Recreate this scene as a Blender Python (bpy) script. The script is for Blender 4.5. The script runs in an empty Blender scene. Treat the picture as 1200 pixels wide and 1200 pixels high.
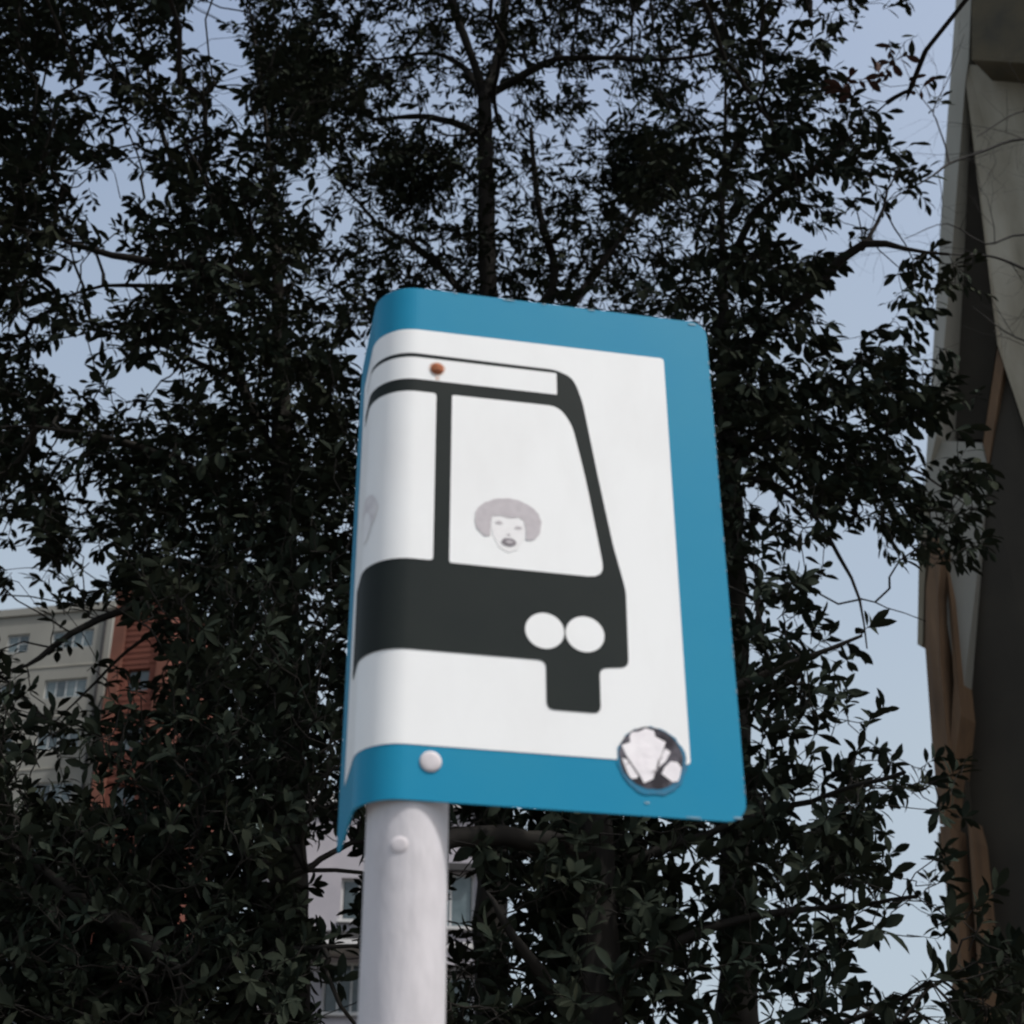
import bpy, bmesh, math, random
import numpy as np
from math import sin, cos, radians, pi, sqrt
from mathutils import Matrix, Vector

random.seed(7)
rng = np.random.default_rng(11)
SC = bpy.context.scene
COL = SC.collection

# ------------------------------------------------------------------ camera
FPX = 1911.0                       # focal length in pixels of the 1200 px photograph
PITCH = radians(31.3)
ROLL = radians(-0.36)
CAM = np.array([0.0, 0.0, 1.6])
_R = np.array([1.0, 0, 0]); _U = np.array([0, -sin(PITCH), cos(PITCH)]); _F = np.array([0, cos(PITCH), sin(PITCH)])
RIGHT = cos(ROLL) * _R + sin(ROLL) * _U
UP = -sin(ROLL) * _R + cos(ROLL) * _U
cam_data = bpy.data.cameras.new('camera')
cam = bpy.data.objects.new('camera', cam_data); COL.objects.link(cam)
cam.matrix_world = Matrix(((RIGHT[0], UP[0], -_F[0], CAM[0]), (RIGHT[1], UP[1], -_F[1], CAM[1]),
                           (RIGHT[2], UP[2], -_F[2], CAM[2]), (0, 0, 0, 1)))
cam_data.sensor_fit = 'HORIZONTAL'; cam_data.sensor_width = 36.0
cam_data.lens = FPX * 36.0 / 1200.0
cam_data.clip_start = 0.05; cam_data.clip_end = 3000
cam_data.dof.use_dof = True
cam_data.dof.focus_distance = 3.4
cam_data.dof.aperture_fstop = 8.2
SC.camera = cam

# ------------------------------------------------------------------ world, sun, exposure
SUN_EL = radians(58); SUN_AZ = radians(121)      # azimuth clockwise from +Y: to the camera's right
world = bpy.data.worlds.new('World'); SC.world = world; world.use_nodes = True
wn = world.node_tree.nodes; wl = world.node_tree.links
bg = wn['Background']
sky = wn.new('ShaderNodeTexSky'); sky.sky_type = 'NISHITA'; sky.sun_disc = False
sky.sun_elevation = SUN_EL; sky.sun_rotation = SUN_AZ
sky.air_density = 1.0; sky.dust_density = 5.0; sky.ozone_density = 0.0; sky.altitude = 200
# a thin high veil of cloud whitens the sky towards the horizon, all the way round
wtc = wn.new('ShaderNodeTexCoord'); wsep = wn.new('ShaderNodeSeparateXYZ'); wl.new(wtc.outputs['Generated'], wsep.inputs[0])
wmr = wn.new('ShaderNodeMapRange'); wmr.inputs['From Min'].default_value = 0.36; wmr.inputs['From Max'].default_value = 0.80
wmr.inputs['To Min'].default_value = 0.76; wmr.inputs['To Max'].default_value = 0.20; wl.new(wsep.outputs['Z'], wmr.inputs['Value'])
wnz = wn.new('ShaderNodeTexNoise'); wnz.inputs['Scale'].default_value = 3.0; wnz.inputs['Detail'].default_value = 5; wl.new(wtc.outputs['Generated'], wnz.inputs['Vector'])
wad = wn.new('ShaderNodeMath'); wad.operation = 'MULTIPLY_ADD'; wad.inputs[1].default_value = 0.5; wad.use_clamp = True
wsb = wn.new('ShaderNodeMath'); wsb.operation = 'SUBTRACT'; wsb.inputs[1].default_value = 0.25; wl.new(wmr.outputs[0], wsb.inputs[0])
wl.new(wnz.outputs['Fac'], wad.inputs[0]); wl.new(wsb.outputs[0], wad.inputs[2])
wmx = wn.new('ShaderNodeMix'); wmx.data_type = 'RGBA'; wmx.inputs[7].default_value = (2.42, 2.76, 2.96, 1)
wl.new(sky.outputs[0], wmx.inputs[6]); wl.new(wad.outputs[0], wmx.inputs[0]); wl.new(wmx.outputs[2], bg.inputs['Color'])
bg.inputs['Strength'].default_value = 0.12
sun_d = bpy.data.lights.new('sun', 'SUN'); sun_d.energy = 2.0; sun_d.angle = radians(2.0); sun_d.color = (1.0, 0.972, 0.945)
sun = bpy.data.objects.new('sun', sun_d); COL.objects.link(sun)
SDIR = Vector((sin(SUN_AZ) * cos(SUN_EL), cos(SUN_AZ) * cos(SUN_EL), sin(SUN_EL)))
sun.rotation_euler = SDIR.to_track_quat('Z', 'Y').to_euler(); sun.location = SDIR * 60
SC.view_settings.view_transform = 'Standard'; SC.view_settings.look = 'None'
SC.view_settings.gamma = 1.0; SC.view_settings.exposure = 0.82
SC.view_settings.use_curve_mapping = False

# ------------------------------------------------------------------ helpers
def ray(px, py):
    x = (px - 600.0) / FPX; y = (600.0 - py) / FPX
    return _F + RIGHT * x + UP * y

def P(px, py, Y):
    """world point seen at photo pixel (px, py) at ground distance Y"""
    r = ray(px, py); return CAM + r * (Y / r[1])

def Pv(px, py, Y):
    x = (px - 600.0) / FPX; y = (600.0 - py) / FPX
    r = _F[None] + RIGHT[None] * x[:, None] + UP[None] * y[:, None]
    return CAM[None] + r * (Y / r[:, 1])[:, None]

def tag(o, label=None, cat=None, group=None, kind=None):
    if label: o['label'] = label
    if cat: o['category'] = cat
    if group: o['group'] = group
    if kind: o['kind'] = kind
    return o

def empty(name, loc, label=None, cat=None, group=None):
    o = bpy.data.objects.new(name, None); COL.objects.link(o); o.location = loc; o.empty_display_size = 0.2
    return tag(o, label, cat, group)

def link(name, me, mats, parent=None, kind=None, label=None):
    """mesh coordinates are world coordinates; the parent is an unrotated Empty"""
    for m in (mats if isinstance(mats, (list, tuple)) else [mats]): me.materials.append(m)
    o = bpy.data.objects.new(name, me); COL.objects.link(o)
    if parent is not None:
        o.parent = parent
        root = parent
        off = Vector((0, 0, 0))
        while root is not None:
            off += root.location; root = root.parent
        o.location = -off
    if kind: o['kind'] = kind
    if label: o['label'] = label
    return o

def mesh_py(name, vs, fs, smooth=False):
    me = bpy.data.meshes.new(name); me.from_pydata([tuple(map(float, v)) for v in vs], [], fs)
    if smooth: me.polygons.foreach_set('use_smooth', [True] * len(me.polygons))
    me.update(); return me

def mesh_np(name, V, loops, starts, smooth=True):
    me = bpy.data.meshes.new(name)
    me.vertices.add(len(V)); me.vertices.foreach_set('co', np.ascontiguousarray(V, dtype=np.float32).ravel())
    me.loops.add(len(loops)); me.loops.foreach_set('vertex_index', loops.astype(np.int32))
    me.polygons.add(len(starts)); me.polygons.foreach_set('loop_start', starts.astype(np.int32))
    me.polygons.foreach_set('use_smooth', np.full(len(starts), smooth, dtype=bool))
    me.update(calc_edges=True); me.validate(); return me

def boxes_mesh(name, boxes, M=None, bevel=0):
    """boxes = (x0,x1,y0,y1,z0,z1) in a local frame; M maps local to world"""
    bm = bmesh.new()
    for (x0, x1, y0, y1, z0, z1) in boxes:
        vs = [bm.verts.new(c) for c in ((x0, y0, z0), (x1, y0, z0), (x1, y1, z0), (x0, y1, z0), (x0, y0, z1), (x1, y0, z1), (x1, y1, z1), (x0, y1, z1))]
        for f in ((3, 2, 1, 0), (4, 5, 6, 7), (0, 1, 5, 4), (1, 2, 6, 5), (2, 3, 7, 6), (3, 0, 4, 7)): bm.faces.new([vs[i] for i in f])
    if bevel: bmesh.ops.bevel(bm, geom=list(bm.edges), offset=bevel, segments=1, affect='EDGES')
    if M is not None: bmesh.ops.transform(bm, matrix=M, verts=bm.verts)
    bmesh.ops.recalc_face_normals(bm, faces=bm.faces)
    me = bpy.data.meshes.new(name); bm.to_mesh(me); bm.free(); return me

# ------------------------------------------------------------------ materials
def mat(name, col, rough=0.7, spec=0.3, var=0.0, scale=5.0, col2=None, bump=0.0, bscale=60.0, coat=0.0, metal=0.0, stretch=(1, 1, 1), detail=6, lo=0.35, hi=0.68):
    m = bpy.data.materials.new(name); m.use_nodes = True
    n = m.node_tree.nodes; l = m.node_tree.links; b = n['Principled BSDF']
    b.inputs['Roughness'].default_value = rough
    b.inputs['Specular IOR Level'].default_value = spec
    b.inputs['Coat Weight'].default_value = coat; b.inputs['Coat Roughness'].default_value = 0.18
    b.inputs['Metallic'].default_value = metal
    tc = n.new('ShaderNodeTexCoord'); mp = n.new('ShaderNodeMapping'); mp.inputs['Scale'].default_value = stretch
    l.new(tc.outputs['Object'], mp.inputs['Vector'])
    if var > 0 or col2 is not None:
        if col2 is None: col2 = tuple(c * (1 - var) for c in col)
        nz = n.new('ShaderNodeTexNoise'); nz.inputs['Scale'].default_value = scale; nz.inputs['Detail'].default_value = detail; nz.inputs['Roughness'].default_value = 0.6
        l.new(mp.outputs[0], nz.inputs['Vector'])
        mr = n.new('ShaderNodeMapRange'); mr.inputs['From Min'].default_value = lo; mr.inputs['From Max'].default_value = hi
        l.new(nz.outputs['Fac'], mr.inputs['Value'])
        mx = n.new('ShaderNodeMix'); mx.data_type = 'RGBA'
        mx.inputs[6].default_value = (*col, 1); mx.inputs[7].default_value = (*col2, 1)
        l.new(mr.outputs[0], mx.inputs[0]); l.new(mx.outputs[2], b.inputs['Base Color'])
    else:
        b.inputs['Base Color'].default_value = (*col, 1)
    if bump > 0:
        nb = n.new('ShaderNodeTexNoise'); nb.inputs['Scale'].default_value = bscale; nb.inputs['Detail'].default_value = 5
        l.new(mp.outputs[0], nb.inputs['Vector'])
        bp = n.new('ShaderNodeBump'); bp.inputs['Strength'].default_value = bump; bp.inputs['Distance'].default_value = 0.01
        l.new(nb.outputs['Fac'], bp.inputs['Height']); l.new(bp.outputs[0], b.inputs['Normal'])
    return m

M_BLUE = mat('sign_blue', (0.005, 0.208, 0.36), 0.55, 0.12, scale=9, col2=(0.010, 0.215, 0.355), bump=0.02, bscale=25, coat=0.12)
M_WHITE = mat('sign_white', (0.78, 0.798, 0.80), 0.55, 0.12, scale=13, col2=(0.72, 0.73, 0.73), stretch=(1, 1, .4), lo=.45, hi=.85, bump=0.02, bscale=25, coat=0.12)
M_BLACK = mat('sign_black', (0.016, 0.021, 0.021), 0.6, 0.07, scale=8, col2=(0.020, 0.025, 0.024), bump=0.02, bscale=25, coat=0.0)
M_BACK = mat('sign_back', (0.30, 0.31, 0.32), 0.5, 0.5, var=0.25, scale=10, metal=0.3)
M_PRINT = mat('print_grey', (0.44, 0.415, 0.435), 0.5, 0.12, scale=120, col2=(0.50, 0.475, 0.495))
M_PRINTF = mat('print_pale', (0.74, 0.745, 0.75), 0.5, 0.3, scale=90, col2=(0.69, 0.685, 0.69))
M_PRINTD = mat('print_dark', (0.17, 0.155, 0.17), 0.5, 0.12, scale=200, col2=(0.27, 0.25, 0.27))
M_STICK = mat('sticker_ink', (0.030, 0.027, 0.033), 0.5, 0.1, scale=45, col2=(0.19, 0.18, 0.21), lo=0.42, hi=0.8)
M_DIRT = mat('sticker_dirt', (0.008, 0.19, 0.33), 0.6, 0.12, scale=60, col2=(0.06, 0.14, 0.22))
M_TORN = mat('sticker_paper', (0.74, 0.71, 0.74), 0.7, 0.2, scale=50, col2=(0.82, 0.80, 0.82), bump=0.1, bscale=80)
M_RUST = mat('rust', (0.24, 0.075, 0.035), 0.8, 0.2, scale=160, col2=(0.36, 0.13, 0.06), bump=0.4, bscale=200)
M_RUSTST = mat('rust_stain', (0.55, 0.42, 0.36), 0.6, 0.2, scale=200, col2=(0.70, 0.62, 0.57))
M_RIVET = mat('rivet_white', (0.58, 0.55, 0.57), 0.5, 0.2, var=0.15, scale=90)
M_POLE = mat('pole_grey', (0.50, 0.487, 0.51), 0.55, 0.3, scale=22, col2=(0.35, 0.34, 0.355), bump=0.2, bscale=60, stretch=(1, 1, 0.35), lo=.5, hi=.85)
M_CHIP = mat('chipped_paint', (0.22, 0.37, 0.46), 0.7, 0.3, var=0.3, scale=200)
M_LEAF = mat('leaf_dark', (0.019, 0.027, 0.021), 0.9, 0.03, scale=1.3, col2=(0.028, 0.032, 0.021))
M_LEAFR = mat('leaf_reddish', (0.085, 0.042, 0.038), 0.8, 0.05, scale=2.0, col2=(0.06, 0.042, 0.034))
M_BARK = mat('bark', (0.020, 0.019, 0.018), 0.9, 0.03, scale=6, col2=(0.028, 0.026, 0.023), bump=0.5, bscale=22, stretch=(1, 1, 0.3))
M_BARKG = mat('bark_grey', (0.036, 0.036, 0.036), 0.9, 0.05, scale=6, col2=(0.055, 0.052, 0.05))
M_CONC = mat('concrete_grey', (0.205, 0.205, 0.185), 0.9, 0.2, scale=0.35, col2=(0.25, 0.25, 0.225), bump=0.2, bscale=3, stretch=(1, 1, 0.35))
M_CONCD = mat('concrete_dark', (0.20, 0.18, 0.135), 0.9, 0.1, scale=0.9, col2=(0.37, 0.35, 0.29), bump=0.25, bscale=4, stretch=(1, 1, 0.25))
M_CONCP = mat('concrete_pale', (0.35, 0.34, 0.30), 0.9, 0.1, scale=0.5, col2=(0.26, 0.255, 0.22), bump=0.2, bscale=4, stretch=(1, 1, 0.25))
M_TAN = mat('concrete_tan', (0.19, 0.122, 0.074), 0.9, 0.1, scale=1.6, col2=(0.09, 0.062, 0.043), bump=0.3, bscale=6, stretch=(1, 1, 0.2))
M_SHADE = mat('recess_shade', (0.036, 0.033, 0.028), 0.85, 0.1, scale=0.6, col2=(0.050, 0.045, 0.036))  # shade of the tower's recesses and slots, put into the colour
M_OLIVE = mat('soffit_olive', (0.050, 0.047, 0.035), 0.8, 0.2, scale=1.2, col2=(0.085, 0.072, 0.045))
M_BRICK = mat('brick_red', (0.140, 0.050, 0.034), 0.9, 0.2, scale=0.8, col2=(0.11, 0.040, 0.030), bump=0.4, bscale=9)
M_BRICKL = mat('brick_edge', (0.15, 0.062, 0.043), 0.9, 0.2, scale=0.8, col2=(0.11, 0.048, 0.035))
M_LILAC = mat('render_lilac', (0.36, 0.345, 0.375), 0.9, 0.2, scale=0.7, col2=(0.30, 0.29, 0.32), bump=0.15, bscale=6)
M_TRIM = mat('trim_pale', (0.50, 0.50, 0.50), 0.8, 0.2, scale=2, col2=(0.42, 0.42, 0.42))
M_SLAB = mat('slab_dark', (0.05, 0.05, 0.052), 0.8, 0.2, var=0.3, scale=2)
M_GREEN = mat('render_green', (0.19, 0.24, 0.215), 0.8, 0.3, scale=0.8, col2=(0.15, 0.19, 0.175))
M_FRAME = mat('window_frame', (0.42, 0.44, 0.44), 0.6, 0.3, var=0.15, scale=3)
M_GLASS = mat('window_glass', (0.075, 0.105, 0.115), 0.12, 0.6, scale=1.2, col2=(0.15, 0.19, 0.20))
M_GLASSD = mat('window_glass_dark', (0.03, 0.045, 0.05), 0.12, 0.6, scale=1.5, col2=(0.07, 0.09, 0.10))
M_ROOM = mat('room_dark', (0.03, 0.03, 0.03), 0.9, 0.1)
M_ASPH = mat('asphalt', (0.05, 0.05, 0.052), 0.9, 0.2, var=0.3, scale=8, bump=0.4, bscale=120)
M_PAVE = mat('paving', (0.28, 0.27, 0.26), 0.9, 0.2, var=0.25, scale=3, bump=0.3, bscale=50)
M_KERB = mat('kerb', (0.33, 0.33, 0.32), 0.9, 0.2, var=0.2, scale=6)
M_SOIL = mat('earth', (0.09, 0.075, 0.055), 0.95, 0.1, var=0.4, scale=3, bump=0.6, bscale=12)
M_LINE = mat('road_paint', (0.7, 0.7, 0.68), 0.8, 0.2, var=0.2, scale=14)

# ------------------------------------------------------------------ ground (below the frame, but the place needs it)
def sheet(name, x0, x1, y0, y1, z, m):
    o = link(name, mesh_py(name, [(x0, y0, z), (x1, y0, z), (x1, y1, z), (x0, y1, z)], [(0, 1, 2, 3)]), m); o['kind'] = 'structure'; return o
sheet('ground', -900, 900, -900, 900, 0.0, M_SOIL)
sheet('pavement', -60, 60, -1.2, 4.2, 0.13, M_PAVE)
sheet('road', -60, 60, -9.2, -1.35, 0.004, M_ASPH)
o = link('kerb', boxes_mesh('kerb', [(-60, 60, -1.35, -1.2, 0.0, 0.134), (-60, 60, 4.2, 4.32, 0.0, 0.134)]), M_KERB); o['kind'] = 'structure'
o = link('road_marking', mesh_py('road_marking', [v for i in range(-12, 12) for v in ((i * 5, -5.3, .008), (i * 5 + 2.4, -5.3, .008), (i * 5 + 2.4, -5.18, .008), (i * 5, -5.18, .008))],
         [(4 * k, 4 * k + 1, 4 * k + 2, 4 * k + 3) for k in range(24)]), M_LINE); o['kind'] = 'structure'

# ------------------------------------------------------------------ buildings
class Facade:
    """a vertical plane through the point P(px0, py0, Y0); yaw > 0 turns its right end away from the camera"""
    def __init__(s, px0, py0, Y0, yaw):
        s.o = P(px0, py0, Y0); s.o = np.array([s.o[0], s.o[1], 0.0])
        s.w = np.array([cos(yaw), sin(yaw), 0]); s.n = np.array([sin(yaw), -cos(yaw), 0])     # n points at the street
        s.M = Matrix(((s.w[0], -s.n[0], 0, s.o[0]), (s.w[1], -s.n[1], 0, s.o[1]), (0, 0, 1, 0), (0, 0, 0, 1)))
    def uz(s, px, py):
        r = ray(px, py); t = ((s.o - CAM) @ s.n) / (r @ s.n); q = CAM + r * t
        return float((q - s.o) @ s.w), float(q[2])
    def pt(s, u, z, d=0.0):
        return s.o + s.w * u + np.array([0, 0, z]) - s.n * d                                    # d > 0 is into the building
    def boxes(s, name, bx, m, parent, kind=None, label=None):
        return link(name, boxes_mesh(name, bx, s.M), m, parent, kind, label)
    def wall(s, u0, u1, z0, z1, depth, holes, m, parent, reveal=0.22, name='wall'):
        """front skin with real openings, reveals, then sides, back and roof"""
        us = sorted(set([u0, u1] + [h[0] for h in holes] + [h[1] for h in holes]))
        zs = sorted(set([z0, z1] + [h[2] for h in holes] + [h[3] for h in holes]))
        vs, fs = [], []
        def quad(a, b, c, d):
            k = len(vs); vs.extend([s.pt(*a), s.pt(*b), s.pt(*c), s.pt(*d)]); fs.append((k, k + 1, k + 2, k + 3))
        for i in range(len(us) - 1):
            for j in range(len(zs) - 1):
                uc = (us[i] + us[i + 1]) / 2; zc = (zs[j] + zs[j + 1]) / 2
                if any(h[0] < uc < h[1] and h[2] < zc < h[3] for h in holes): continue
                quad((us[i], zs[j]), (us[i + 1], zs[j]), (us[i + 1], zs[j + 1]), (us[i], zs[j + 1]))
        for (a, b, c, d) in holes:
            r = reveal
            quad((a, c, 0), (a, c, r), (a, d, r), (a, d, 0)); quad((b, c, r), (b, c, 0), (b, d, 0), (b, d, r))
            quad((a, c, r), (a, c, 0), (b, c, 0), (b, c, r)); quad((a, d, 0), (a, d, r), (b, d, r), (b, d, 0))
        D = depth
        quad((u0, z0, D), (u0, z0, 0), (u0, z1, 0), (u0, z1, D)); quad((u1, z0, 0), (u1, z0, D), (u1, z1, D), (u1, z1, 0))
        quad((u1, z0, D), (u0, z0, D), (u0, z1, D), (u1, z1, D)); quad((u0, z1, 0), (u1, z1, 0), (u1, z1, D), (u0, z1, D))
        return link(name, mesh_py(name, vs, fs), m, parent)
    def window(s, u0, u1, z0, z1, parent, panes=3, rows=1, mf=None, mg=None, recess=0.16, fw=0.06, gap=()):
        mf = mf or M_FRAME; mg = mg or M_GLASS
        y0, y1 = recess - 0.05, recess
        bx = [(u0, u1, y0, y1, z0, z0 + fw), (u0, u1, y0, y1, z1 - fw, z1), (u0, u0 + fw, y0, y1, z0 + fw, z1 - fw), (u1 - fw, u1, y0, y1, z0 + fw, z1 - fw)]
        w = s.boxes('window', bx, mf, parent)
        cu = [u0 + fw + (u1 - u0 - 2 * fw) * k / panes for k in range(panes + 1)]
        cz = [z0 + fw + (z1 - z0 - 2 * fw) * k / rows for k in range(rows + 1)]
        mb = [(c - fw * .4, c + fw * .4, y0 + .004, y1 - .004, z0 + fw, z1 - fw) for c in cu[1:-1]]
        for b_ in mb: s.boxes('mullion', [b_], mf, w)
        if rows > 1: s.boxes('glazing_bar', [(cu[k] + fw * .41, cu[k + 1] - fw * .41, y0 + .008, y1 - .008, c - fw * .3, c + fw * .3) for c in cz[1:-1] for k in range(panes)], mf, w)
        for k in range(panes):
            s.boxes('pane', [(cu[k] + fw * .4, cu[k + 1] - fw * .4, y1 - .03, y1 - .018, z0 + fw, z1 - fw)], mg[k % len(mg)] if isinstance(mg, (list, tuple)) else mg, w)
        return w

# grey apartment block, far left
fa = Facade(97, 945, 79, radians(-9.4))
gb = empty('apartment_block', tuple(fa.o), 'tall grey concrete apartment block behind the branches at the left edge', 'building')
uR, zT = fa.uz(134, 713)
uL = fa.uz(-420, 713)[0]
wa = fa.uz(62, 740); wb = fa.uz(108, 757)
wc = fa.uz(10, 742); wd = fa.uz(33, 757)
holes = []
zt = wa[1]; hh = wa[1] - wb[1]; st = 2.95
cols = [(wa[0], wb[0], 4), (wc[0], wd[0], 2)] + [(wa[0] - 8.2 * k, wb[0] - 8.2 * k, 4) for k in (1, 2, 3)] + [(wc[0] - 8.2 * k, wd[0] - 8.2 * k, 2) for k in (1, 2)]
wins = []
for fl in range(14):
    for (a, b, n) in cols:
        z1 = zt - st * fl
        if z1 - hh > 0.8: wins.append((a, b, z1 - hh, z1, n))
fa.wall(uL, uR, 0, zT, 14, [w[:4] for w in wins], M_CONC, gb)
for (a, b, c, d, n) in wins: fa.window(a, b, c, d, gb, panes=n, rows=1 if n > 2 else 2, mg=(M_GLASS, M_GLASSD, M_GLASS), fw=.08)
fa.boxes('parapet', [(uL - .1, uR + .1, -.12, .35, zT + .002, zT + .45)], M_CONC, gb)
fa.boxes('rooftop_hut', [(uR - 15, uR - 9.5, 3, 8, zT + .003, zT + 2.2)], M_CONC, gb)
fa.boxes('room_back', [(uL + .2, uR - .2, .9, 1.0, .1, zT - .3)], M_ROOM, gb)
fa.boxes('drainpipe', [(uR - .42, uR - .30, -.16, -.03, .1, zT - .3)], M_SLAB, gb)
for k in range(1, 15):
    z = zt + 0.75 - st * k
    if z > 1: fa.boxes('floor_band', [(uL, uR, -.035, -.002, z, z + .10)], M_CONCP, gb)

# red brick stair tower beside it
fb = Facade(170, 830, 74, radians(-9.4))
rb = empty('brick_tower', tuple(fb.o), 'narrow red brick tower between the grey block and the dark tree crown', 'building')
u0, zb = fb.uz(140, 704); u1 = fb.uz(206, 704)[0]
fb.wall(u0, u1, 0, zb, 9, [(u0 + .95, u1 - .95, zb - 3.1 * k - 2.2, zb - 3.1 * k - 0.9) for k in range(1, 12)], M_BRICK, rb, reveal=.3)
for k in range(1, 12): fb.window(u0 + .95, u1 - .95, zb - 3.1 * k - 2.2, zb - 3.1 * k - .9, rb, panes=2, mg=M_GLASSD, mf=M_BRICKL, recess=.25)
fb.boxes('room_back', [(u0 + .2, u1 - .2, .8, .9, .1, zb - .3)], M_ROOM, rb)
fb.boxes('pilaster', [(u1 - .55, u1 + .02, -.22, -.003, .05, zb + .02)], M_BRICKL, rb)
fb.boxes('pilaster', [(u0 - .02, u0 + .6, -.22, -.003, .05, zb + .02)], M_BRICKL, rb)
fb.boxes('parapet', [(u0 - .12, u1 + .12, -.32, 9.1, zb + .025, zb + .42)], M_BRICKL, rb)
# brick courses in shallow relief, joined (too far off to pick apart)
fb.boxes('brick_courses', [(u0 + .62, u1 - .57, -.03, -.004, zb - .45 - .33 * k, zb - .30 - .33 * k) for k in range(100) if not (((.45 + .33 * k) % 3.1) > .75 and ((.45 + .33 * k) % 3.1) < 2.25 and k > 7)], M_BRICK, rb, kind='stuff')

# pale lilac building, bottom centre
fc = Facade(470, 1110, 47, radians(5))
lb = empty('rendered_house', tuple(fc.o), 'pale lilac rendered building with balcony slab seen behind the pole', 'building')
uL, _ = fc.uz(296, 1100); uR = fc.uz(578, 1050)[0]; zT = fc.uz(450, 948)[1]
def rect(ax, ay, bx, by):
    a = fc.uz(ax, by); b = fc.uz(bx, ay); return [a[0], b[0], a[1], b[1]]
W1 = rect(376, 1128, 462, 1187); W2 = rect(500, 1024, 556, 1086); W4 = rect(398, 1030, 462, 1078)
W5 = rect(318, 1035, 344, 1085)
st = 3.05
base = [(W1, 5, M_GLASSD), (W2, 2, M_GLASS), (W5, 1, M_GLASS), (W4, 3, M_GLASSD)]
wins = []
for (w, n, g) in base:
    for k in range(-1, 6):
        z0, z1 = w[2] - st * k, w[3] - st * k
        if w is W4 and k > 0: continue
        if w is W1 and k < 0: continue
        if z0 > .5 and z1 < zT - .5: wins.append((w[0], w[1], z0, z1, n, g))
fc.wall(uL, uR, 0, zT, 10, [w[:4] for w in wins], M_LILAC, lb)
for (a, b, c, d, n, g) in wins:
    fc.window(a, b, c, d, lb, panes=n, mg=g, mf=M_TRIM, fw=.07)
    fc.boxes('window_sill', [(a - .08, b + .08, -.12, -.003, c - .09, c - .01)], M_TRIM, lb)
fc.boxes('room_back', [(uL + .2, uR - .2, .9, 1.0, .1, zT - .3)], M_ROOM, lb)
sl = fc.uz(350, 1103); s2 = fc.uz(350, 1113); s3 = fc.uz(350, 1119); sr = fc.uz(500, 1110)[0]
for k in range(0, 4):
    fc.boxes('balcony_slab', [(sl[0], sr, -1.1, -.004, s2[1] - st * k, sl[1] - st * k)], M_SLAB, lb)
    fc.boxes('balcony_edge', [(sl[0] - .03, sr + .03, -1.16, -.006, s3[1] - st * k, s2[1] - st * k - .003)], M_TRIM, lb)
gp = rect(298, 945, 342, 994)
fc.boxes('green_bay', [(gp[0], gp[1], -.5, -.004, gp[2], gp[3])], M_GREEN, lb)
pr = rect(560, 948, 576, 1118)
fc.boxes('corner_pilaster', [(pr[0], pr[1] + .02, -.12, -.005, .05, zT + .03)], M_TRIM, lb)
fc.boxes('parapet', [(uL - .1, uR + .1, -.2, 10.1, zT + .035, zT + .4)], M_TRIM, lb)
lz = fc.uz(540, 1112)[1]
for k in range(0, 4): fc.boxes('floor_band', [(sr + .1, pr[0] - .02, -.09, -.004, lz - st * k, lz + .16 - st * k)], M_TRIM, lb)
ln = rect(500, 1014, 558, 1021)
for k in range(0, 4): fc.boxes('lintel_shadow', [(ln[0], ln[1], -.18, -.007, ln[2] - st * k, ln[3] - st * k)], M_SLAB, lb)  # dark bars that draw the shadow line at the window head

# folded concrete tower on the right
ft = Facade(1100, 700, 26, radians(-44))
tw = empty('concrete_tower', tuple(ft.o), 'folded concrete tower with dark pointed triangular recesses along the right edge', 'building')
def facet(name, pts, m, back=2.2, label=None):
    """solid facet: pts = (px, py, push) with push in metres towards the street; sides run back into the core"""
    n = len(pts); vs = []
    for (px, py, d) in pts:
        r_ = ray(px, py); t = ((ft.o + ft.n * d - CAM) @ ft.n) / (r_ @ ft.n); vs.append(CAM + r_ * t)
    vs += [v - ft.n * (back + p_[2]) for v, p_ in zip(vs, pts)]
    bm = bmesh.new(); bv = [bm.verts.new(tuple(v)) for v in vs]
    c = bm.verts.new(tuple(sum(np.array(v) for v in vs[:n]) / n)) if False else None
    f = bm.faces.new(bv[:n]); bm.faces.new(list(reversed(bv[n:])))
    for i in range(n): bm.faces.new((bv[i], bv[n + i], bv[n + (i + 1) % n], bv[(i + 1) % n]))
    bmesh.ops.triangulate(bm, faces=[f]); bmesh.ops.recalc_face_normals(bm, faces=bm.faces)
    me = bpy.data.meshes.new(name); bm.to_mesh(me); bm.free()
    return link(name, me, m, tw, None, label)
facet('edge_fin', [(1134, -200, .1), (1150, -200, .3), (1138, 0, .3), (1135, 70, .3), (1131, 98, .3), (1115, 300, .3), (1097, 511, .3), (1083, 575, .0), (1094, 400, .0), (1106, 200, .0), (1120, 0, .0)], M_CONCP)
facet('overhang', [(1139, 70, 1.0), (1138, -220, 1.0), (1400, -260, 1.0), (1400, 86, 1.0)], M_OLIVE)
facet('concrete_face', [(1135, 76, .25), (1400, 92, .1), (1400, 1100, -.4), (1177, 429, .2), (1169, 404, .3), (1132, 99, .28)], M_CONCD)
facet('dark_recess', [(1132, 100, .1), (1168, 405, -.5), (1152, 515, -.55), (1098, 512, -.2)], M_SHADE, back=2.3)
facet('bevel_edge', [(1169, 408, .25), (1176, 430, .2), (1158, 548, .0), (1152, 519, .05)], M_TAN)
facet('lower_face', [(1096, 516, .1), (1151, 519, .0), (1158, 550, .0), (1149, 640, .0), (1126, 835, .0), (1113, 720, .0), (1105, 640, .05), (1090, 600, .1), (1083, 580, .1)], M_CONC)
facet('dark_recess', [(1177, 433, .05), (1400, 1105, -.5), (1400, 1700, -.5), (1195, 1700, -.5), (1160, 1250, -.4), (1142, 1000, -.4), (1127, 838, -.3), (1150, 642, -.1), (1160, 550, .0)], M_SHADE, back=2.4)
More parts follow.
